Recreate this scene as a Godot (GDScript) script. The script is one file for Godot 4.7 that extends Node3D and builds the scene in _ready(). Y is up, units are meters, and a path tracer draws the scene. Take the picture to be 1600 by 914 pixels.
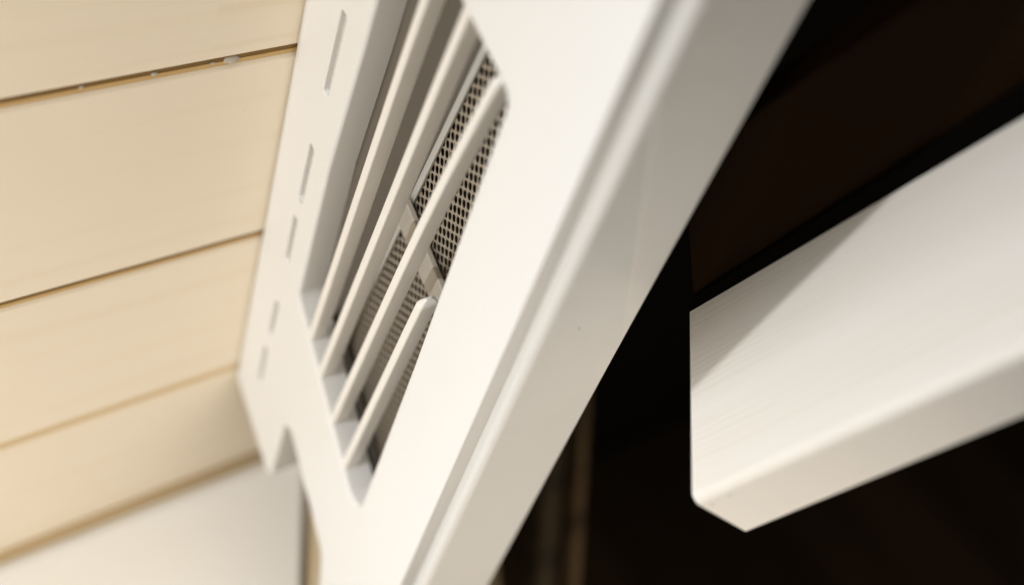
extends Node3D
# A louvred vent board under a boarded soffit. X runs along the board, Y up, Z out of the wall; metres.

var BX := Vector3(0.9031, -0.3095, -0.2976)   # axes of the slanted timber: along, up its face, into its depth
var BH := Vector3(0.057, 0.7734, -0.6313)
var BW := Vector3(-0.4256, -0.5532, -0.7161)
var taken := {}

# ---------------------------------------------------------------- helpers
class Tris:
	var v := PackedVector3Array()
	var n := PackedVector3Array()
	var u := PackedVector2Array()
	var base := Vector3.ZERO
	func tri(a: Vector3, b: Vector3, c: Vector3, na: Vector3, nb: Vector3, nc: Vector3, ua := Vector2.ZERO, ub := Vector2.ZERO, uc := Vector2.ZERO) -> void:
		var g := (b - a).cross(c - a)
		if g.length_squared() < 1e-18:
			return
		if g.dot(na + nb + nc) > 0.0:
			v.append_array([a - base, c - base, b - base]); n.append_array([na, nc, nb]); u.append_array([ua, uc, ub])
		else:
			v.append_array([a - base, b - base, c - base]); n.append_array([na, nb, nc]); u.append_array([ua, ub, uc])
	func quad(a: Vector3, b: Vector3, c: Vector3, d: Vector3, nn: Vector3) -> void:
		tri(a, b, c, nn, nn, nn); tri(a, c, d, nn, nn, nn)
	func quadn(a: Vector3, b: Vector3, c: Vector3, d: Vector3, na: Vector3, nb: Vector3, nc: Vector3, nd: Vector3) -> void:
		tri(a, b, c, na, nb, nc); tri(a, c, d, na, nc, nd)
	func mesh() -> ArrayMesh:
		var a := []
		a.resize(Mesh.ARRAY_MAX)
		a[Mesh.ARRAY_VERTEX] = v; a[Mesh.ARRAY_NORMAL] = n; a[Mesh.ARRAY_TEX_UV] = u
		var m := ArrayMesh.new()
		m.add_surface_from_arrays(Mesh.PRIMITIVE_TRIANGLES, a)
		return m

func numbered(called: String) -> String:
	var k: int = taken.get(called, 0)
	taken[called] = k + 1
	return called if k == 0 else "%s_%03d" % [called, k]

func thing(called: String, label: String, category: String, at := Vector3.ZERO, group := "", kind := "") -> Node3D:
	var o := Node3D.new()
	o.name = numbered(called)
	add_child(o)
	o.position = at
	o.set_meta("label", label); o.set_meta("category", category)
	if group: o.set_meta("group", group)
	if kind: o.set_meta("kind", kind)
	return o

func part(called: String, t: Tris, m: Material, parent: Node3D, label := "") -> MeshInstance3D:
	var o := MeshInstance3D.new()
	o.name = called
	o.mesh = t.mesh()
	o.material_override = m
	parent.add_child(o, true)
	if label: o.set_meta("label", label)
	return o

func fresh(root: Node3D) -> Tris:
	var t := Tris.new()
	t.base = root.position
	return t

func paint(c: Color, rough := 0.42, spec := 0.45) -> StandardMaterial3D:
	var m := StandardMaterial3D.new()
	m.albedo_color = c.linear_to_srgb()
	m.roughness = rough
	m.metallic_specular = spec
	return m

# a little relief and unevenness, as brushed paint has
func brushed(m: StandardMaterial3D, seed_: int, size: float, depth: float) -> StandardMaterial3D:
	var f := FastNoiseLite.new()
	f.seed = seed_; f.noise_type = FastNoiseLite.TYPE_SIMPLEX_SMOOTH; f.frequency = 0.03; f.fractal_octaves = 4
	var im := Image.create(256, 256, false, Image.FORMAT_RGB8)
	for y in 256:
		for x in 256:
			var a := TAU * x / 256.0
			var b := TAU * y / 256.0
			var h := 0.5 + 0.5 * f.get_noise_3d(40.0 * cos(a) + 12.0 * sin(b), 40.0 * sin(a) + 12.0 * cos(b), 9.0 * cos(b) + 200.0)
			im.set_pixel(x, y, Color(h, h, h))
	m.uv1_triplanar = true
	m.uv1_world_triplanar = true
	m.uv1_scale = Vector3.ONE / size
	m.heightmap_enabled = false
	var nm := im.duplicate()
	nm.bump_map_to_normal_map(depth)
	m.normal_enabled = true
	m.normal_texture = ImageTexture.create_from_image(nm)
	var rg := Image.create(256, 256, false, Image.FORMAT_RGB8)
	for y in 256:
		for x in 256:
			var h := im.get_pixel(x, y).r
			var r := clampf(m.roughness + (h - 0.5) * 0.18, 0.05, 1.0)
			rg.set_pixel(x, y, Color(r, r, r))
	m.roughness = 1.0
	m.roughness_texture = ImageTexture.create_from_image(rg)
	return m

# wood grain under thin paint: long fine streaks along u
func grain(tint: Color, streak: Color, seed_: int, w: int, h: int, along: float, lines: float, strength: float, rough: float, bump := 1.5) -> StandardMaterial3D:
	var f := FastNoiseLite.new()
	f.seed = seed_; f.noise_type = FastNoiseLite.TYPE_SIMPLEX_SMOOTH; f.frequency = 1.0; f.fractal_octaves = 3
	var g := FastNoiseLite.new()
	g.seed = seed_ + 7; g.noise_type = FastNoiseLite.TYPE_SIMPLEX_SMOOTH; g.frequency = 1.0; g.fractal_octaves = 2
	var im := Image.create(w, h, false, Image.FORMAT_RGB8)
	var bm := Image.create(w, h, false, Image.FORMAT_RGB8)
	for y in h:
		for x in w:
			var u := along * x / w
			var v := float(y) / h
			var warp := 0.045 * f.get_noise_2d(u * 0.5, v * 0.9) + 0.008 * f.get_noise_2d(u * 3.0, v * 6.0 + 40.0)
			var vv := (v + warp) * lines
			var late := pow(0.5 + 0.5 * sin(TAU * (vv + 0.8 * g.get_noise_2d(vv * 0.31, 3.0))), 6.0)
			var fade := clampf(0.45 + 0.9 * g.get_noise_2d(u * 0.5 + 9.0, v * 2.5), 0.0, 1.0)
			var fibre := f.get_noise_2d(u * 2.0 + 20.0, v * 60.0)
			var k := clampf(strength * (late * fade + 0.22 * (fibre + 0.3)), 0.0, 1.0)
			im.set_pixel(x, y, tint.lerp(streak, k).linear_to_srgb())
			var bh := 0.55 - 0.4 * late * fade + 0.12 * fibre
			bm.set_pixel(x, y, Color(bh, bh, bh))
	bm.bump_map_to_normal_map(bump)
	var m := StandardMaterial3D.new()
	m.albedo_texture = ImageTexture.create_from_image(im)
	m.normal_enabled = true
	m.normal_scale = 0.5
	m.normal_texture = ImageTexture.create_from_image(bm)
	m.roughness = rough
	m.metallic_specular = 0.4
	return m

# a corner of each point rounded by its radius (z), as one closed loop
func rounded(pts: Array, seg := 7) -> PackedVector2Array:
	var out := PackedVector2Array()
	var n := pts.size()
	for i in n:
		var p := Vector2(pts[i].x, pts[i].y)
		var a := Vector2(pts[(i + n - 1) % n].x, pts[(i + n - 1) % n].y)
		var b := Vector2(pts[(i + 1) % n].x, pts[(i + 1) % n].y)
		var r: float = pts[i].z
		var da := (a - p).normalized()
		var db := (b - p).normalized()
		var half := acos(clampf(da.dot(db), -1.0, 1.0)) / 2.0
		if r <= 0.0 or half > 1.55:
			out.append(p)
			continue
		var cut := minf(r / tan(half), 0.45 * minf(p.distance_to(a), p.distance_to(b)))
		r = cut * tan(half)
		var c := p + (da + db).normalized() * (r / sin(half))
		var s := p + da * cut - c
		var e := p + db * cut - c
		var sweep := s.angle_to(e)
		for k in seg + 1:
			out.append(c + s.rotated(sweep * k / seg))
	if area(out) < 0.0:
		out.reverse()
	return out

func area(p: PackedVector2Array) -> float:
	var s := 0.0
	for i in p.size():
		s += p[i].cross(p[(i + 1) % p.size()])
	return s / 2.0

func loop_normals(p: PackedVector2Array, sgn: float) -> PackedVector2Array:
	var out := PackedVector2Array()
	var n := p.size()
	for i in n:
		var a := (p[i] - p[(i + n - 1) % n]).normalized()
		var b := (p[(i + 1) % n] - p[i]).normalized()
		var na := Vector2(a.y, -a.x)
		var nb := Vector2(b.y, -b.x)
		var m := (na + nb).normalized()
		out.append(m * sgn / maxf(0.4, m.dot(na)))
	return out

# a board cut from an outline, with holes: rounded arrises in front, walls, a back where asked
func plate(t: Tris, outer: PackedVector2Array, holes: Array, z0: float, depths: Array, radii: Array, backed := true) -> void:
	var loops := [outer] + holes
	var shrunk := []
	for k in loops.size():
		var lp: PackedVector2Array = loops[k]
		var nn := loop_normals(lp, 1.0 if k == 0 else -1.0)
		var r: float = radii[k]
		var z1: float = depths[k]
		var inner := PackedVector2Array()
		for i in lp.size():
			inner.append(lp[i] - nn[i] * r)
		shrunk.append(inner)
		var segs := 5
		for i in lp.size():
			var j := (i + 1) % lp.size()
			var ni := Vector3(nn[i].x, nn[i].y, 0).normalized()
			var nj := Vector3(nn[j].x, nn[j].y, 0).normalized()
			for s in segs:
				var a := PI / 2 * s / segs
				var b := PI / 2 * (s + 1) / segs
				var pia := Vector3(lp[i].x - nn[i].x * r * (1 - sin(a)), lp[i].y - nn[i].y * r * (1 - sin(a)), z0 - r * (1 - cos(a)))
				var pib := Vector3(lp[i].x - nn[i].x * r * (1 - sin(b)), lp[i].y - nn[i].y * r * (1 - sin(b)), z0 - r * (1 - cos(b)))
				var pja := Vector3(lp[j].x - nn[j].x * r * (1 - sin(a)), lp[j].y - nn[j].y * r * (1 - sin(a)), z0 - r * (1 - cos(a)))
				var pjb := Vector3(lp[j].x - nn[j].x * r * (1 - sin(b)), lp[j].y - nn[j].y * r * (1 - sin(b)), z0 - r * (1 - cos(b)))
				t.quadn(pia, pja, pjb, pib, ni * sin(a) + Vector3(0, 0, cos(a)), nj * sin(a) + Vector3(0, 0, cos(a)), nj * sin(b) + Vector3(0, 0, cos(b)), ni * sin(b) + Vector3(0, 0, cos(b)))
			t.quadn(Vector3(lp[i].x, lp[i].y, z0 - r), Vector3(lp[j].x, lp[j].y, z0 - r), Vector3(lp[j].x, lp[j].y, z1), Vector3(lp[i].x, lp[i].y, z1), ni, nj, nj, ni)
	# front: strips between the middles of the holes, so that no piece keeps a hole inside
	var cuts := [-100.0, 100.0]
	for k in range(1, loops.size()):
		var c := Vector2.ZERO
		for p in loops[k]: c += p
		cuts.append(c.x / loops[k].size() + 0.00037 * k)
	cuts.sort()
	for side in 2:
		if side == 1 and not backed:
			continue
		for i in cuts.size() - 1:
			var strip := PackedVector2Array([Vector2(cuts[i], -9), Vector2(cuts[i + 1], -9), Vector2(cuts[i + 1], 9), Vector2(cuts[i], 9)])
			var pieces: Array = Geometry2D.intersect_polygons(strip, shrunk[0] if side == 0 else outer)
			for k in range(1, loops.size()):
				if side == 1 and depths[k] > depths[0] + 0.001:
					continue
				var next := []
				for pc in pieces:
					next.append_array(Geometry2D.clip_polygons(pc, shrunk[k] if side == 0 else loops[k]))
				pieces = next
			var z: float = z0 if side == 0 else depths[0]
			var nz := Vector3(0, 0, 1 if side == 0 else -1)
			for pc in pieces:
				var ix := Geometry2D.triangulate_polygon(pc)
				for q in range(0, ix.size(), 3):
					var a: Vector2 = pc[ix[q]]
					var b: Vector2 = pc[ix[q + 1]]
					var c: Vector2 = pc[ix[q + 2]]
					t.tri(Vector3(a.x, a.y, z), Vector3(b.x, b.y, z), Vector3(c.x, c.y, z), nz, nz, nz)

# a closed profile (points with a smooth normal each) drawn from one ring to the next
func loft(t: Tris, rings: Array, norms: Array, cap_a := true, cap_b := true) -> void:
	for k in rings.size() - 1:
		var a: Array = rings[k]
		var b: Array = rings[k + 1]
		for i in a.size():
			var j := (i + 1) % a.size()
			t.quadn(a[i], a[j], b[j], b[i], norms[k][i], norms[k][j], norms[k + 1][j], norms[k + 1][i])
	for end in 2:
		if (end == 0 and not cap_a) or (end == 1 and not cap_b):
			continue
		var r: Array = rings[0] if end == 0 else rings[-1]
		var o: Array = rings[1] if end == 0 else rings[-2]
		var c := Vector3.ZERO
		var d := Vector3.ZERO
		for i in r.size():
			c += r[i] / r.size(); d += o[i] / r.size()
		var nn := (c - d).normalized()
		for i in r.size():
			t.tri(c, r[i], r[(i + 1) % r.size()], nn, nn, nn)

# rounded rectangle in a plane of axes p, q about c
func ring(c: Vector3, p: Vector3, q: Vector3, hp: float, hq: float, r: float, seg := 5) -> Array:
	var pts := []
	var ns := []
	r = minf(r, minf(hp, hq) * 0.999)
	for k in 4:
		var cc := c + p * ((hp - r) * (1 if k == 0 or k == 3 else -1)) + q * ((hq - r) * (1 if k < 2 else -1))
		for s in seg + 1:
			var a := PI / 2 * (k + float(s) / seg)
			var nn := p * cos(a) + q * sin(a)
			pts.append(cc + nn * r); ns.append(nn)
	return [pts, ns]

# a bar from a to b with rounded arrises and softly eased ends
func bar(t: Tris, a: Vector3, b: Vector3, p: Vector3, q: Vector3, hp: float, hq: float, r: float, ease := 0.0008) -> void:
	var d := (b - a).normalized()
	var rings := []
	var ns := []
	for e in [[0.0, ease], [ease, 0.0], [-1.0, 0.0], [-2.0, ease]]:
		var c: Vector3 = a + d * e[0] if e[0] >= 0.0 else (b - d * ease if e[0] == -1.0 else b)
		var g := ring(c, p, q, hp - e[1], hq - e[1], maxf(r - e[1], 0.0002))
		rings.append(g[0]); ns.append(g[1])
	loft(t, rings, ns)

func box(t: Tris, lo: Vector3, hi: Vector3) -> void:
	var c := (lo + hi) / 2
	var h := (hi - lo) / 2
	for ax in 3:
		for s in [-1.0, 1.0]:
			var nn := Vector3.ZERO
			nn[ax] = s
			var i := (ax + 1) % 3
			var j := (ax + 2) % 3
			var e := []
			for w in [[-1, -1], [1, -1], [1, 1], [-1, 1]]:
				var p := c
				p[ax] += s * h[ax]; p[i] += w[0] * h[i]; p[j] += w[1] * h[j]
				e.append(p)
			t.quad(e[0], e[1], e[2], e[3], nn)

func chip_shape(t: Tris, c: Vector3, along: Vector3, across: Vector3, up: Vector3, la: float, lb: float, h: float, rng: RandomNumberGenerator) -> void:
	var rim := []
	var top := []
	var n := 14
	for i in n:
		var a := TAU * i / n
		var k := rng.randf_range(0.65, 1.15)
		rim.append(c + along * cos(a) * la * k + across * sin(a) * lb * k)
		top.append(c + along * cos(a) * la * k * 0.6 + across * sin(a) * lb * k * 0.6 + up * h * rng.randf_range(0.6, 1.0))
	for i in n:
		var j := (i + 1) % n
		var ni: Vector3 = ((rim[i] - c).normalized() + up).normalized()
		var nj: Vector3 = ((rim[j] - c).normalized() + up).normalized()
		t.quadn(rim[i], rim[j], top[j], top[i], ni, nj, nj, ni)
		t.tri(c + up * h, top[i], top[j], up, ni, nj)

# ---------------------------------------------------------------- the scene
func _ready() -> void:
	var cam := Camera3D.new()
	cam.name = "camera"
	cam.transform = Transform3D(Basis(Vector3(0.27204, -0.5535, -0.78717), Vector3(0.64231, 0.71356, -0.27976), Vector3(0.71654, -0.4295, 0.54964)).orthonormalized(), Vector3(0.5009, -0.3255, 0.3287))
	cam.near = 0.02
	cam.far = 400.0
	var lens := CameraAttributesPhysical.new()
	lens.frustum_focal_length = 49.52
	lens.exposure_aperture = 2.15
	lens.frustum_focus_distance = 0.69
	cam.attributes = lens
	add_child(cam)
	cam.fov = 27.25
	cam.current = true
	var sky_mat := ProceduralSkyMaterial.new()
	sky_mat.sky_top_color = Color(0.97, 0.98, 0.99)
	sky_mat.sky_horizon_color = Color(0.36, 0.34, 0.31)
	sky_mat.sky_curve = 0.35
	sky_mat.sun_angle_max = 4.0
	sky_mat.ground_bottom_color = Color(0.66, 0.61, 0.53)
	sky_mat.ground_horizon_color = Color(0.78, 0.74, 0.67)
	sky_mat.sky_energy_multiplier = 2.15
	var sky := Sky.new()
	sky.sky_material = sky_mat
	var env := Environment.new()
	env.background_mode = Environment.BG_SKY
	env.sky = sky
	env.tonemap_mode = Environment.TONE_MAPPER_LINEAR
	env.tonemap_exposure = 0.505
	env.sdfgi_enabled = true
	env.ssao_enabled = true
	env.ssil_enabled = true
	var we := WorldEnvironment.new()
	we.name = "environment"
	we.environment = env
	add_child(we)
	var sun := DirectionalLight3D.new()
	sun.name = "sun"
	sun.light_color = Color(1.0, 1.0, 1.0)
	sun.light_energy = 0.96
	sun.light_angular_distance = 0.5
	sun.shadow_enabled = true
	add_child(sun)
	sun.look_at_from_position(Vector3(0.75, 0.0087, 0.66), Vector3.ZERO, Vector3.UP)

	materials()
	ground()
	ceiling()
	side_wall()
	fascia_box()
	vent()
	dark_space()
	slanted_timber()

var M := {}

func materials() -> void:
	M.white = brushed(paint(Color(0.715, 0.72, 0.715), 0.40), 3, 0.11, 0.5)
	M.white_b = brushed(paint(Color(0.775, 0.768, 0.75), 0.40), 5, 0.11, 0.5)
	M.slat = paint(Color(0.74, 0.725, 0.69), 0.28, 0.5)
	M.wall = paint(Color(0.80, 0.775, 0.72), 0.7)
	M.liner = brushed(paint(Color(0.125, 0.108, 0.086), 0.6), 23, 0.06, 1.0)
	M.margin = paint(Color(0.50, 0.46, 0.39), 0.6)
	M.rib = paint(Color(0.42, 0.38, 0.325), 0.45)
	M.slot_shade = paint(Color(0.56, 0.55, 0.52), 0.6)
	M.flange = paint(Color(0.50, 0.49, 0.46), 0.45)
	M.mesh = paint(Color(0.34, 0.29, 0.225), 0.5)
	M.joint = paint(Color(0.24, 0.15, 0.06), 0.8, 0.2)  # brown put into the plank grooves as their shadow
	M.bevel_shade = paint(Color(0.60, 0.40, 0.17), 0.7)
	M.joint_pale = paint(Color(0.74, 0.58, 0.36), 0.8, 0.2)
	M.corner_shade = paint(Color(0.46, 0.34, 0.19), 0.7)
	M.tan = paint(Color(0.62, 0.50, 0.33), 0.6)
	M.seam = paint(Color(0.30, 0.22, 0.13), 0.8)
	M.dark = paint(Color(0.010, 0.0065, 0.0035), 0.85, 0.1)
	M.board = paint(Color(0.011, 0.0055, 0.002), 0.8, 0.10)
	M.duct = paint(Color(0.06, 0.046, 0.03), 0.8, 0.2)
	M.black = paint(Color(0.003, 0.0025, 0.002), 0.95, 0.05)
	M.brown = grain(Color(0.13, 0.08, 0.034), Color(0.03, 0.018, 0.008), 61, 256, 128, 2.5, 5.0, 1.2, 0.7, 2.0)
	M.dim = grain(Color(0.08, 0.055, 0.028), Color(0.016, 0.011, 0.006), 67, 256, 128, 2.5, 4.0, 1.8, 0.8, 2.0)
	M.pale = paint(Color(0.16, 0.14, 0.11), 0.7, 0.2)
	M.chip = paint(Color(0.55, 0.52, 0.46), 0.45)
	M.speck = paint(Color(0.32, 0.17, 0.07), 0.7)
	M.ground = brushed(paint(Color(0.61, 0.53, 0.435), 0.9, 0.2), 31, 1.7, 2.0)
	for k in ["brown", "dim"]:
		M[k].uv1_triplanar = true
		M[k].uv1_world_triplanar = true
		M[k].uv1_scale = Vector3(9, 3, 9)
	M.timber = grain(Color(0.765, 0.735, 0.685), Color(0.60, 0.54, 0.43), 41, 1024, 512, 1.2, 34.0, 0.42, 0.5, 1.2)

func ground() -> void:
	var t := Tris.new()
	t.quad(Vector3(-150, -2.6, -150), Vector3(150, -2.6, -150), Vector3(150, -2.6, 150), Vector3(-150, -2.6, 150), Vector3.UP)
	var o := part("ground", t, M.ground, self, "pale paved ground far below the eaves")
	o.set_meta("kind", "structure")
	o.set_meta("category", "ground")

func ceiling() -> void:
	var root := thing("ceiling", "cream painted boarded soffit with dark grooves between its planks", "ceiling", Vector3(-0.1, 0.151, 0.1), "", "structure")
	var edges := [0.55, 0.375, 0.2125, 0.050, -0.1102, -0.2612, -0.410]
	var gaps := [0.0092, 0.0092, 0.0092, 0.0092, 0.0092, 0.0120, 0.012]
	var depth := [0.006, 0.006, 0.006, 0.006, 0.006, 0.0035, 0.006]
	var rng := RandomNumberGenerator.new()
	rng.seed = 77
	for i in edges.size() - 1:
		var hi: float = edges[i] - gaps[i] / 2
		var lo: float = edges[i + 1] + gaps[i + 1] / 2
		var dh: float = depth[i]
		var dl: float = depth[i + 1]
		# section: square-edged on the far side, bevelled on the side towards the light
		var sec := [Vector2(lo, 0.0), Vector2(lo + 0.0005, -0.0), Vector2(hi - 0.0008, 0.0), Vector2(hi, 0.0004), Vector2(hi + gaps[i] * 0.34, dh * 0.5), Vector2(hi + gaps[i] * 0.38, 0.016), Vector2(lo, 0.016)]
		sec[0] = Vector2(lo, 0.0006)
		var t := fresh(root)
		var z0 := -0.0860
		var z1 := 0.262
		var off := rng.randf() * 3.0
		for k in sec.size():
			var a: Vector2 = sec[k]
			var b: Vector2 = sec[(k + 1) % sec.size()]
			var d := (b - a).normalized()
			var nn := Vector3(d.y, -d.x, 0)
			var q := [Vector3(a.x, 0.151 + a.y, z0), Vector3(b.x, 0.151 + b.y, z0), Vector3(b.x, 0.151 + b.y, z1), Vector3(a.x, 0.151 + a.y, z1)]
			var uv := []
			for p in q: uv.append(Vector2(p.z / 0.5 + off, (p.x - lo) / (hi - lo) * 0.98))
			t.tri(q[0], q[1], q[2], nn, nn, nn, uv[0], uv[1], uv[2])
			t.tri(q[0], q[2], q[3], nn, nn, nn, uv[0], uv[2], uv[3])
		for z in [z0, z1]:
			var nz := Vector3(0, 0, -1 if z == z0 else 1)
			t.quad(Vector3(lo, 0.1515, z), Vector3(hi, 0.1515, z), Vector3(hi, 0.167, z), Vector3(lo, 0.167, z), nz)
		var m := grain(Color(0.92, 0.83, 0.685), Color(0.83, 0.71, 0.53), 50 + i, 512, 256, 1.4, 7.0 if i == 2 else 4.0, 0.55 if i == 2 else 0.25, 0.55, 1.0)
		var pl := part("plank", t, m, root)
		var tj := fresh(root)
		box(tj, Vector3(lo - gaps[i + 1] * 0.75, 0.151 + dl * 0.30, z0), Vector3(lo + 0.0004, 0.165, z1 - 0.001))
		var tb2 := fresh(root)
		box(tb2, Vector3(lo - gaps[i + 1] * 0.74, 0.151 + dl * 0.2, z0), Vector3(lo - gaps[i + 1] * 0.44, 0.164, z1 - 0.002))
		part("bevel_shade_strip", tb2, M.joint_pale if dl < 0.005 else M.bevel_shade, pl)
		part("joint", tj, M.joint_pale if dl < 0.005 else M.joint, pl)  # tan and brown strips paint the shade inside the groove
		if i == 3:
			# flakes of filler and paint left in the first groove
			for c in [[0.0404, 0.0098, 0.0022, 0.0], [0.0864, 0.004, 0.0012, 0.0], [0.1274, 0.0028, 0.0010, 0.0006], [0.052, 0.003, 0.0009, -0.0002]]:
				var tc := fresh(root)
				chip_shape(tc, Vector3(0.0512 + c[3], 0.1518, c[0]), Vector3(0, 0, 1), Vector3(0.8, 0.6, 0).normalized(), Vector3(0.55, -0.83, 0).normalized(), c[1] * 0.55, c[2], 0.0009, rng)
				part("paint_chip", tc, M.chip, pl)
	for p in [[4, -0.02, 0.105], [4, -0.075, 0.04], [4, 0.01, 0.028], [3, 0.085, 0.07], [3, 0.071, 0.125]]:
		var ts := fresh(root)
		chip_shape(ts, Vector3(p[1], 0.15095, p[2]), Vector3(1, 0, 0), Vector3(0, 0, 1), Vector3(0, -1, 0), 0.0005, 0.00035, 0.0001, rng)
		part("speck", ts, M.joint_pale, root.get_child(p[0]) if p[0] < root.get_child_count() else root)
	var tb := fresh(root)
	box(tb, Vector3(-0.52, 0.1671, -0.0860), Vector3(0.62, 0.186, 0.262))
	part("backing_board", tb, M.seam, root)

func side_wall() -> void:
	# the end wall that closes the soffit: its face looks along X, its right edge is raked
	var root := thing("end_wall", "white wall closing the soffit, out of focus at lower left", "wall", Vector3(-0.43, -0.3, 0.1))
	var t := fresh(root)
	var y_top := 0.128
	var edge := func(y: float, dz: float) -> float: return -0.0565 + (0.0892 - y) * 0.575 + dz - 0.002
	var ybs := [y_top, -0.35]
	var xs := -0.431
	var r := 0.006
	var rows := []
	for y in ybs:
		var e: float = edge.call(y, 0.0045)
		var row := [[Vector3(xs, y, 0.6), Vector3(1, 0, 0)]]
		for k in 7:
			var a := PI / 2 * k / 6.0
			row.append([Vector3(xs - r + r * cos(a), y, e + r - r * sin(a)), Vector3(cos(a), 0, -sin(a))])
		row.append([Vector3(xs - 0.03, y, e), Vector3(0, 0, -1)])
		rows.append(row)
	for k in rows[0].size() - 1:
		var sm: bool = k > 0 and k < 7
		var na: Vector3 = rows[0][k][1]
		var nb: Vector3 = rows[0][k + 1][1] if sm else na
		if k == 7: na = Vector3(0, 0, -1); nb = na
		t.quadn(rows[0][k][0], rows[0][k + 1][0], rows[1][k + 1][0], rows[1][k][0], na, nb, nb, na)
	var cr := 0.0225
	for k in 10:
		var a := PI / 2 * k / 10.0
		var b := PI / 2 * (k + 1) / 10.0
		var pa := Vector2(xs + cr - cr * cos(a), y_top + cr * sin(a))
		var pb := Vector2(xs + cr - cr * cos(b), y_top + cr * sin(b))
		var na := Vector3(cos(a), -sin(a), 0)
		var nb := Vector3(cos(b), -sin(b), 0)
		t.quadn(Vector3(pa.x, pa.y, -0.08), Vector3(pb.x, pb.y, -0.08), Vector3(pb.x, pb.y, 0.6), Vector3(pa.x, pa.y, 0.6), na, nb, nb, na)
	part("wall_face", t, M.wall, root)
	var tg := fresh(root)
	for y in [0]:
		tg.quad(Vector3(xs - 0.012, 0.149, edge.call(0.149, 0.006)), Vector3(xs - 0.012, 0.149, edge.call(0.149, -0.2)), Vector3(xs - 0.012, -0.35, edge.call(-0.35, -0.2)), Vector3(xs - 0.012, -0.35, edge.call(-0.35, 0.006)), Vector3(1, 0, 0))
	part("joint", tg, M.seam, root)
	var tt := fresh(root)
	var za: float = edge.call(0.149, -0.0015)
	var zb: float = edge.call(-0.35, -0.0015)
	bar(tt, Vector3(xs - 0.008, 0.149, za - 0.02), Vector3(xs - 0.008, -0.35, zb - 0.02), Vector3(1, 0, 0), Vector3(0, 0.5, 0.866), 0.006, 0.0165, 0.003)
	var tc := fresh(root)
	bar(tc, Vector3(-0.4085, 0.1490, -0.075), Vector3(-0.4085, 0.1490, 0.55), Vector3(1, 0, 0), Vector3(0, 1, 0), 0.0055, 0.0035, 0.0015)
	part("corner_shade_strip", tc, M.corner_shade, root)  # brown strip paints the soft shadow where wall meets ceiling
	part("trim_strip", tt, M.tan, root, "cream trim strip along the raked edge of the wall")

func fascia_box() -> void:
	# boxed timber behind the vent board: rounded lower edge, flat underside
	var root := thing("boxed_fascia", "white boxed fascia with rounded lower edge, under and behind the vent board", "fascia", Vector3(0, -0.0875, -0.05))
	var t := fresh(root)
	var r := 0.0052
	var z0 := -0.0126
	var yb := -0.0875
	var prof := []
	prof.append([Vector2(z0, -0.074), Vector2(1, 0)])
	for k in 9:
		var a := PI / 2 * k / 8.0
		prof.append([Vector2(z0 - r + r * cos(a), yb + r - r * sin(a)), Vector2(cos(a), -sin(a))])
	var zr := -0.0865
	for k in 4:
		var a := PI / 2 * k / 3.0
		prof.append([Vector2(zr + 0.001 - 0.001 * sin(a), yb + 0.001 - 0.001 * cos(a)), Vector2(-sin(a), -cos(a))])
	prof.append([Vector2(zr, 0.150), Vector2(-1, 0)])
	for k in prof.size() - 1:
		var a: Vector2 = prof[k][0]
		var b: Vector2 = prof[k + 1][0]
		var na := Vector3(0, prof[k][1].y, prof[k][1].x)
		var nb := Vector3(0, prof[k + 1][1].y, prof[k + 1][1].x)
		t.quadn(Vector3(-1.2, a.y, a.x), Vector3(0.8, a.y, a.x), Vector3(0.8, b.y, b.x), Vector3(-1.2, b.y, b.x), na, na, nb, nb)
	box(t, Vector3(-1.2, -0.0795, -0.0855), Vector3(0.8, -0.0755, -0.0130))
	part("casing", t, M.white, root)
	# added piece of the underside; its paler paint makes a diagonal brightness step
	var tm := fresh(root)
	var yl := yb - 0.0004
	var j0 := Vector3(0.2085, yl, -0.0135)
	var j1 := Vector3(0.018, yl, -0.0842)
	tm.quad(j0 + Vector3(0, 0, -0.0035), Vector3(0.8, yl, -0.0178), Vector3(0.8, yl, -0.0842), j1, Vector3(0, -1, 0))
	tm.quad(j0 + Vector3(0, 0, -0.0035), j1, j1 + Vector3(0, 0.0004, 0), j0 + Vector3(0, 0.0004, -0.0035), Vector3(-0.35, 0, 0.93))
	part("paler_piece", tm, M.white_b, root)
	var ts := fresh(root)
	var rng := RandomNumberGenerator.new()
	rng.seed = 5
	chip_shape(ts, Vector3(0.0466, yb - 0.0001, -0.0402), Vector3(1, 0, 0), Vector3(0, 0, 1), Vector3(0, -1, 0), 0.0009, 0.0006, 0.0002, rng)
	part("speck", ts, M.pale, root)

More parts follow.
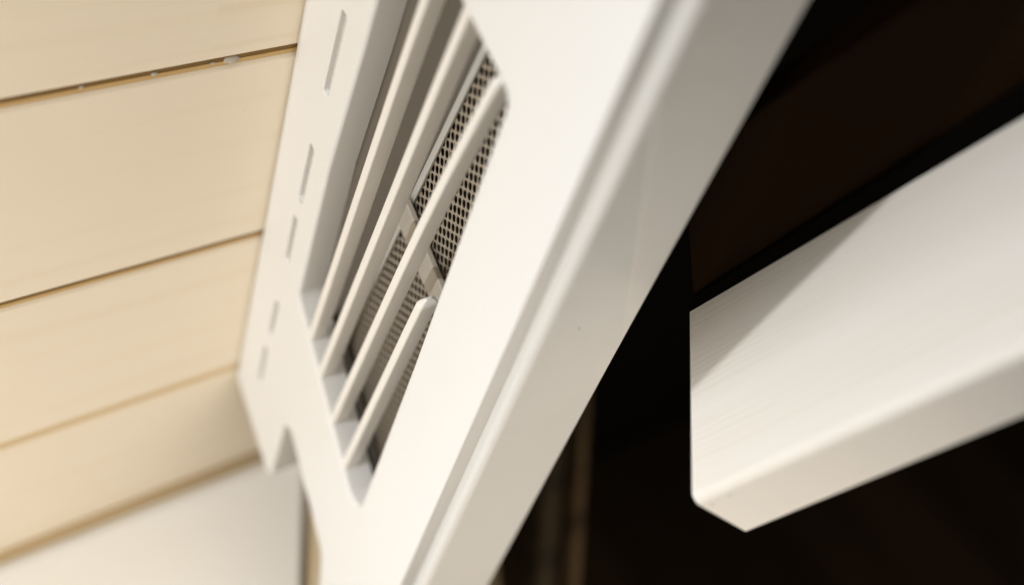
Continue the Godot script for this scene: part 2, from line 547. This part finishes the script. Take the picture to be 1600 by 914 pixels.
func vent() -> void:
	var root := thing("vent_board", "white painted vent board with slanted louvre slats and mesh behind them", "vent", Vector3(0, -0.0785, -0.006))
	var outer := rounded([Vector3(0.75, -0.0785, 0), Vector3(0.75, 0.1505, 0), Vector3(-0.271, 0.1505, 0.004), Vector3(-0.3235, 0.0810, 0.006), Vector3(-0.2325, 0.0785, 0.006),
		Vector3(-0.3075, 0.0035, 0.03), Vector3(-0.40, -0.021, 0.03), Vector3(-0.50, -0.0785, 0)])
	var opening := rounded([Vector3(0.1990, 0.0850, 0.01), Vector3(0.10, 0.0895, 0), Vector3(0.0027, 0.0960, 0), Vector3(-0.1160, 0.0975, 0.012), Vector3(-0.2245, -0.0195, 0.009), Vector3(-0.0422, -0.0223, 0), Vector3(0.1600, -0.0225, 0.011)], 10)
	var slots := [
		[Vector2(0.1072, 0.1150), Vector2(0.1058, 0.1088), Vector2(0.0470, 0.1108), Vector2(0.0482, 0.1165)],
		[Vector2(0.0054, 0.1184), Vector2(0.0026, 0.1128), Vector2(-0.0440, 0.1138), Vector2(-0.0410, 0.1190)],
		[Vector2(-0.0580, 0.1200), Vector2(-0.0612, 0.1150), Vector2(-0.1035, 0.1150), Vector2(-0.1005, 0.1197)],
		[Vector2(-0.1445, 0.1205), Vector2(-0.1468, 0.1162), Vector2(-0.1849, 0.1170), Vector2(-0.1820, 0.1212)],
		[Vector2(-0.1985, 0.1229), Vector2(-0.2010, 0.1180), Vector2(-0.2435, 0.1180), Vector2(-0.2405, 0.1224)]]
	var holes := [opening]
	var depths := [-0.0340, -0.0205]
	var radii := [0.0016, 0.0030]
	for s in slots:
		var pts := []
		for p in s: pts.append(Vector3(p.x, p.y, 0.0016))
		holes.append(rounded(pts, 5))
		depths.append(-0.0046)
		radii.append(0.0010)
	var t := fresh(root)
	plate(t, outer, holes, 0.0, depths, radii, false)
	part("front_board", t, M.white, root)
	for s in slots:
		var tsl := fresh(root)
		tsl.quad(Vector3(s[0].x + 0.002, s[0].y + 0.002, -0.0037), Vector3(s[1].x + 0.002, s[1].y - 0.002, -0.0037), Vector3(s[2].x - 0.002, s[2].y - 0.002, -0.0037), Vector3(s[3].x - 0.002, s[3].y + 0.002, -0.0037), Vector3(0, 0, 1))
		part("slot_back", tsl, M.slot_shade, root)  # grey paint stands in for the shade inside the slots

	# slats: upper front arris as a gently bowed line, x from right to left
	var lines := [
		[[0.2130, 0.0520], [0.1557, 0.0571], [0.0949, 0.0623], [-0.1353, 0.0795], [-0.1450, 0.0802]],
		[[0.1880, 0.0242], [0.1744, 0.0257], [0.1204, 0.0318], [-0.1594, 0.0610], [-0.1690, 0.0620]],
		[[0.1620, -0.0072], [0.1481, -0.0046], [0.0793, 0.0062], [0.0093, 0.0152], [-0.1800, 0.0363], [-0.1900, 0.0374]],
		[[-0.0010, -0.0072], [-0.0377, -0.0033], [-0.2045, 0.0127], [-0.2140, 0.0136]]]
	var free_end := [false, false, true, true]
	for i in 4:
		var sp := Curve2D.new()
		var L: Array = lines[i]
		for k in L.size():
			var p := Vector2(L[k][0], L[k][1])
			var tg := Vector2(L[mini(k + 1, L.size() - 1)][0] - L[maxi(k - 1, 0)][0], L[mini(k + 1, L.size() - 1)][1] - L[maxi(k - 1, 0)][1]).normalized()
			var back: float = 0.0 if k == 0 else Vector2(L[k - 1][0], L[k - 1][1]).distance_to(p) / 3.0
			var fore: float = 0.0 if k == L.size() - 1 else Vector2(L[k + 1][0], L[k + 1][1]).distance_to(p) / 3.0
			sp.add_point(p, -tg * back, tg * fore)
		sp.bake_interval = 0.002
		var ln := sp.get_baked_length()
		var stops := []
		if free_end[i]:
			for s in 9: stops.append(0.0055 * (1.0 - cos(PI / 2 * s / 8.0)))
		for s in range(0 if not free_end[i] else 1, 26): stops.append((0.0058 if free_end[i] else 0.0) + (ln - 0.0058) * s / 25.0)
		var rings := []
		var ns := []
		for s in stops:
			var p := sp.sample_baked(s, true)
			var dd := (sp.sample_baked(minf(s + 0.003, ln), true) - sp.sample_baked(maxf(s - 0.003, 0.0), true)).normalized()
			var dir := Vector3(dd.x, dd.y, 0)
			var down := Vector3(dd.y, -dd.x, 0)
			if down.y > 0: down = -down
			var inset := 0.0
			var tilt := 0.0
			if free_end[i] and s < 0.0055:
				var q: float = 1.0 - s / 0.0055
				inset = 0.0026 * (1.0 - sqrt(maxf(0.0, 1.0 - q * q)))
				tilt = q
			var c := Vector3(p.x, p.y, -0.0012 - 0.0062) + down * 0.0029
			var g := ring(c, Vector3(0, 0, 1), -down, 0.0062 - inset * 1.8, 0.0029 - inset, 0.0014, 6)
			var nn := []
			for k in g[1].size(): nn.append((g[1][k] - dir * tilt * 1.4).normalized())
			rings.append(g[0]); ns.append(nn)
		var ts := fresh(root)
		loft(ts, rings, ns)
		part("slat", ts, M.slat, root)

	# upright rib behind the slats
	var tr := fresh(root)
	var up := Vector3(0.0085, 0.0428, 0).normalized()
	up = Vector3(0.0223, 0.0471, 0).normalized()
	var mid := Vector3(-0.0138, 0.0280, -0.0300)
	bar(tr, mid - up * 0.085, mid + up * 0.036, Vector3(up.y, -up.x, 0), Vector3(0, 0, 1), 0.0092, 0.0022, 0.0012)
	part("rib", tr, M.rib, root)

	# the hood above the mesh, inside the board
	var a0 := Vector2(0.25, 0.0220)
	var a1 := Vector2(-0.34, 0.1080)
	var th := fresh(root)
	var hn := Vector3(0.14, -0.30, 0.95).normalized()
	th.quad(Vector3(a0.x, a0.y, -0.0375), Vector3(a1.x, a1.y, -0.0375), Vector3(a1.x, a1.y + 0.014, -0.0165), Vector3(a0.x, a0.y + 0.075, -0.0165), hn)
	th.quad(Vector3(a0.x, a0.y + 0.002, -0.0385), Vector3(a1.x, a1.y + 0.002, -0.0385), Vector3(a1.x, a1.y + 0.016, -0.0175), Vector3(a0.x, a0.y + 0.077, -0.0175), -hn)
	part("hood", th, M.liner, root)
	var tf := fresh(root)
	var fd := Vector3(a1.x - a0.x, a1.y - a0.y, 0).normalized()
	var fu := Vector3(-fd.y, fd.x, 0)
	if fu.y > 0: fu = -fu
	bar(tf, Vector3(a0.x, a0.y, -0.0352) + fu * 0.0020, Vector3(a1.x, a1.y, -0.0352) + fu * 0.0022, fu, Vector3(0, 0, 1), 0.0022, 0.0010, 0.0005)
	part("screen_flange", tf, M.flange, root)
	var tl := fresh(root)
	var rd := Vector3(-0.6523, -0.758, 0)
	bar(tl, Vector3(-0.1514, 0.0835, -0.031), Vector3(-0.1514, 0.0835, -0.031) + rd * 0.15, Vector3(0.758, -0.6523, 0), Vector3(0, 0, 1), 0.0016, 0.0014, 0.0006)
	part("screen_flange", tl, M.flange, root)

	# expanded metal: every opening of the mesh is cut
	var tm := fresh(root)
	var la := Vector2(0.00174, -0.0036)
	var lb := Vector2(-0.00605, -0.00175)
	var o := Vector2(0.0400, 0.0160)
	var zf := -0.0360
	var hp := Vector2(-0.00242, -0.00109)
	var hq := Vector2(0.00131, -0.00138)
	var sq := []
	for k in 16:
		var a := TAU * (k + 0.0) / 16.0
		var c := cos(a)
		var s := sin(a)
		var m := maxf(absf(c), absf(s))
		var rim := Vector2(c, s) / m * 0.5
		var d := la * rim.x + lb * rim.y
		var det := hp.cross(hq)
		var q := Vector2(d.cross(hq) / det, hp.cross(d) / det)
		sq.append([rim, rim * minf(1.0 / q.length(), 0.94)])
	for i in range(-75, 75):
		for j in range(-45, 75):
			var c := o + la * i + lb * j
			if (c.x + 0.1514) * 0.758 - (c.y - 0.0835) * 0.6523 < -0.001 or c.x < -0.375 or c.x > 0.215 or c.y < -0.072 or c.y > a0.y + (a1.y - a0.y) * (c.x - a0.x) / (a1.x - a0.x) - 0.0005:
				continue
			for k in 16:
				var k2 := (k + 1) % 16
				var pt := func(w: Vector2, z: float) -> Vector3: return Vector3(c.x + la.x * w.x + lb.x * w.y, c.y + la.y * w.x + lb.y * w.y, z)
				var e0: Vector3 = pt.call(sq[k][0], zf)
				var e1: Vector3 = pt.call(sq[k2][0], zf)
				var h0: Vector3 = pt.call(sq[k][1], zf - 0.0003)
				var h1: Vector3 = pt.call(sq[k2][1], zf - 0.0003)
				var cc := Vector3(c.x, c.y, zf)
				var n0 := ((cc - h0).normalized() * 0.55 + Vector3(0, 0, 1)).normalized()
				var n1 := ((cc - h1).normalized() * 0.55 + Vector3(0, 0, 1)).normalized()
				tm.quadn(e0, e1, h1, h0, Vector3(0, 0, 1), Vector3(0, 0, 1), n1, n0)
				var g0: Vector3 = h0 + Vector3(0, 0, -0.0005)
				var g1: Vector3 = h1 + Vector3(0, 0, -0.0005)
				var w0 := (cc - h0); w0.z = 0.0
				tm.quad(h0, h1, g1, g0, w0.normalized())
	part("mesh_screen", tm, M.mesh, root)
	var tk := fresh(root)
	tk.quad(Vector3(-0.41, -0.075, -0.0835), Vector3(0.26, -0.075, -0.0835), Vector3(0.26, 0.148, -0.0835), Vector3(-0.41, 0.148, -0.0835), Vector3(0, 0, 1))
	var te := fresh(root)
	var rn := Vector3(0.758, -0.6523, 0)
	var e0 := Vector3(-0.100, 0.148, 0) - rn * 0.13
	var e1 := e0 + rd * 0.29
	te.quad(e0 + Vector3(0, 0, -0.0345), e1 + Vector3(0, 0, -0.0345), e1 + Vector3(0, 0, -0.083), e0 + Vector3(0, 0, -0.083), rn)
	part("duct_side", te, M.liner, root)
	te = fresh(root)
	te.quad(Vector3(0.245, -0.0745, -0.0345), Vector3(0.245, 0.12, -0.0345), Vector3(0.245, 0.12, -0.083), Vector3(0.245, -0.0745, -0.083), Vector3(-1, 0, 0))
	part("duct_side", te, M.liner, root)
	var tg := fresh(root)
	var g0 := Vector3(-0.100, 0.118, -0.0330)
	tg.quad(g0 - rn * 0.10, g0 - rn * 0.10 + rd * 0.25, g0 + rd * 0.25 - rn * 0.0150, g0 - rn * 0.0150, Vector3(0, 0, 1))
	part("screen_margin", tg, M.margin, root)
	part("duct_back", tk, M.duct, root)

func dark_space() -> void:
	# the unlit space behind: dark boards all round, open only below the fascia
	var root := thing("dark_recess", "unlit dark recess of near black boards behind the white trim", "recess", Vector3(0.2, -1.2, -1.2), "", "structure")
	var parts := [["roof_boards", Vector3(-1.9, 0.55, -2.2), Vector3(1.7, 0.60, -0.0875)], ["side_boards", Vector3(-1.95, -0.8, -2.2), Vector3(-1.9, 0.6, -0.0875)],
		["side_boards", Vector3(0.62, -0.8, -2.2), Vector3(0.67, 0.6, -0.0875)], ["added_jamb", Vector3(0.62, -0.8, -0.0870), Vector3(0.67, -0.0885, 0.08)], ["added_ledge", Vector3(0.06, -0.42, -0.75), Vector3(1.3, -0.375, 0.36)], ["added_upstand", Vector3(0.15, -0.42, 0.36), Vector3(1.3, -0.31, 0.38)], ["upper_boards", Vector3(-1.9, 0.15, -0.110), Vector3(1.7, 0.55, -0.0875)]]  # unseen jamb, ledge and upstand added to darken the timber and undersides
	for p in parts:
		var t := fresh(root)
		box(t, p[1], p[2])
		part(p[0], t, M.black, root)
	var rngb := RandomNumberGenerator.new()
	rngb.seed = 12
	var tones := []
	for k in 4: tones.append(paint(Color(0.015, 0.0095, 0.005) * (0.35 + 0.4 * k), 0.8, 0.15))
	for k in 9:
		var tb := fresh(root)
		var x0 := -1.9 + k * 0.29
		box(tb, Vector3(x0, -0.8, -2.25), Vector3(x0 + 0.283, 0.6, -2.2 + rngb.randf() * 0.006))
		part("back_board", tb, tones[rngb.randi() % 4], root)
	for k in 9:
		var tb := fresh(root)
		var z0 := -2.2 + k * 0.235
		box(tb, Vector3(-1.9, -0.8, z0), Vector3(-1.885 + rngb.randf() * 0.006, 0.6, z0 + 0.229))
		part("side_board", tb, tones[rngb.randi() % 4], root)
	# a broad dark roof board lying over the slanted timber and overhanging it
	var P := Vector3(0.021, -0.1826, -0.0537)
	var db := thing("dark_board", "broad dark brown board overhanging the top of the white slanted timber", "board", P + BH * 0.12 + BX * 0.3)
	var t2 := fresh(db)
	var foot := [Vector2(0.009, 0.05), Vector2(0.009, -0.006), Vector2(0.075, -0.0835), Vector2(0.58, -0.0865), Vector2(0.58, 0.05)]
	var lo := []
	var hi := []
	for f in foot:
		lo.append(P + BX * f.x + BW * f.y + BH * 0.1202)
		hi.append(P + BX * f.x + BW * f.y + BH * 0.1400)
	for k in range(1, foot.size() - 1):
		t2.tri(lo[0], lo[k], lo[k + 1], -BH, -BH, -BH)
		t2.tri(hi[0], hi[k], hi[k + 1], BH, BH, BH)
	for k in foot.size():
		var j := (k + 1) % foot.size()
		var e: Vector2 = (foot[j] - foot[k]).normalized()
		var nn := BX * -e.y + BW * e.x
		if nn.dot(lo[k] - (lo[0] + lo[2] + lo[4]) / 3.0) < 0.0: nn = -nn
		t2.quad(lo[k], lo[j], hi[j], hi[k], nn.normalized())
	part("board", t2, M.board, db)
	var pk := thing("gap_shadow_strip", "thin black strip painted as the shadow gap between the white timber and the dark brown board", "strip", P + BH * 0.118 + BX * 0.3)  # black bar put where there is only a shaded gap
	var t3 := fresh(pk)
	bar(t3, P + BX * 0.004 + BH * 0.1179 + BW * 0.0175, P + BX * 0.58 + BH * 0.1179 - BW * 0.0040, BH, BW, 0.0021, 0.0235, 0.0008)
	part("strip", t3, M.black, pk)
	var specs := [["brown_post", "slim brown upright post in the dark gap beside the vent board", Vector3(-0.47, 0.01, -0.325), 0.0058, 0.62, M.brown],
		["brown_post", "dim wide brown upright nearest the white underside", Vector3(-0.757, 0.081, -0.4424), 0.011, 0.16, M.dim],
		["pale_strut", "short pale strut low in the dark gap, left of the slim brown post", Vector3(-0.785, 0.055, -0.427), 0.006, 0.0, M.pale],
		["pale_strut", "short pale strut low in the dark gap, right against the slim brown post", Vector3(-0.775, 0.033, -0.458), 0.005, 0.0, M.pale]]
	for s in specs:
		var r := thing(s[0], s[1], "post", s[2] - BH * 0.5)
		var t := fresh(r)
		bar(t, s[2] - BH * 0.5, s[2] + BH * s[4], BX, BW, s[3], s[3], 0.001)
		part("shaft", t, s[5], r)

func slanted_timber() -> void:
	var O := Vector3(0.021, -0.1826, -0.0537)
	var root := thing("slanted_timber", "white painted timber beam end with faint wood grain, crossed by a slanting shadow", "beam", O)
	var r := 0.0060
	var T := 0.0413
	var Ht := 0.1155
	var prof := []   # w (depth), h, normal
	prof.append([0.001, Ht, Vector2(0, 1)])
	for k in 4:
		var a := PI / 2 * k / 3.0
		prof.append([0.0009 - 0.0009 * sin(a), Ht - 0.0009 + 0.0009 * cos(a), Vector2(-sin(a), cos(a))])
	for k in 9:
		var a := PI / 2 * k / 8.0
		prof.append([r - r * cos(a), -0.0025 - r * sin(a), Vector2(-cos(a), -sin(a))])
	for k in 4:
		var a := PI / 2 * k / 3.0
		prof.append([T - 0.0012 + 0.0012 * sin(a), -0.0085 + 0.0012 - 0.0012 * cos(a), Vector2(sin(a), -cos(a))])
	for k in 3:
		var a := PI / 2 * k / 2.0
		prof.append([T - 0.0012 + 0.0012 * cos(a), Ht - 0.0012 + 0.0012 * sin(a), Vector2(cos(a), sin(a))])
	var ctr := Vector2(T / 2, Ht / 2)
	var t := fresh(root)
	var rows := [[0.0, 0.0011], [0.0004, 0.0004], [0.0012, 0.0], [0.6, 0.0]]
	var P := []
	for row in rows:
		var line := []
		for p in prof:
			var n2: Vector2 = p[2]
			var q: Vector3 = O + BX * row[0] + BW * (p[0] - n2.x * row[1]) + BH * (p[1] - n2.y * row[1])
			line.append([q, (BW * n2.x + BH * n2.y - BX * (row[1] * 900.0)).normalized(), Vector2(row[0] / 0.30, 0.975 - maxf(p[1], -0.0024) / 0.125)])
		P.append(line)
	for k in rows.size() - 1:
		for i in prof.size() - 1:
			var a = P[k][i]
			var b = P[k][i + 1]
			var c = P[k + 1][i + 1]
			var d = P[k + 1][i]
			t.tri(a[0], b[0], c[0], a[1], b[1], c[1], a[2], b[2], c[2])
			t.tri(a[0], c[0], d[0], a[1], c[1], d[1], a[2], c[2], d[2])
	for i in prof.size():
		var j := (i + 1) % prof.size()
		t.tri(O + BW * ctr.x + BH * ctr.y, P[0][i][0], P[0][j][0], -BX, -BX, -BX)
	part("timber", t, M.timber, root)
	var rng := RandomNumberGenerator.new()
	rng.seed = 9
	for s in [[0.0187, 0.0020, 0.00055], [0.0062, 0.0030, 0.0006]]:
		var ts := fresh(root)
		chip_shape(ts, O + BX * s[0] + BW * (s[1] + 0.006) + BH * -0.00855, BX, BW, -BH, s[2], s[2] * 1.4, 0.00015, rng)
		part("speck", ts, M.speck, root)
	# an unseen batten, added to cast the shadow that slants across the timber
	var g := thing("added_batten", "added white batten out of view, placed to cast the slanting shadow on the timber", "batten", Vector3(0.60, -0.132, 0.12))
	var tb := fresh(g)
	var d := Vector3(0.859, 0, -0.511).normalized()
	bar(tb, Vector3(0.45, -0.109, 0.265) - d * 0.1, Vector3(0.45, -0.109, 0.265) + d * 0.45, Vector3.UP, Vector3(0.511, 0, 0.859).normalized(), 0.023, 0.009, 0.002)
	part("batten", tb, M.white, g)
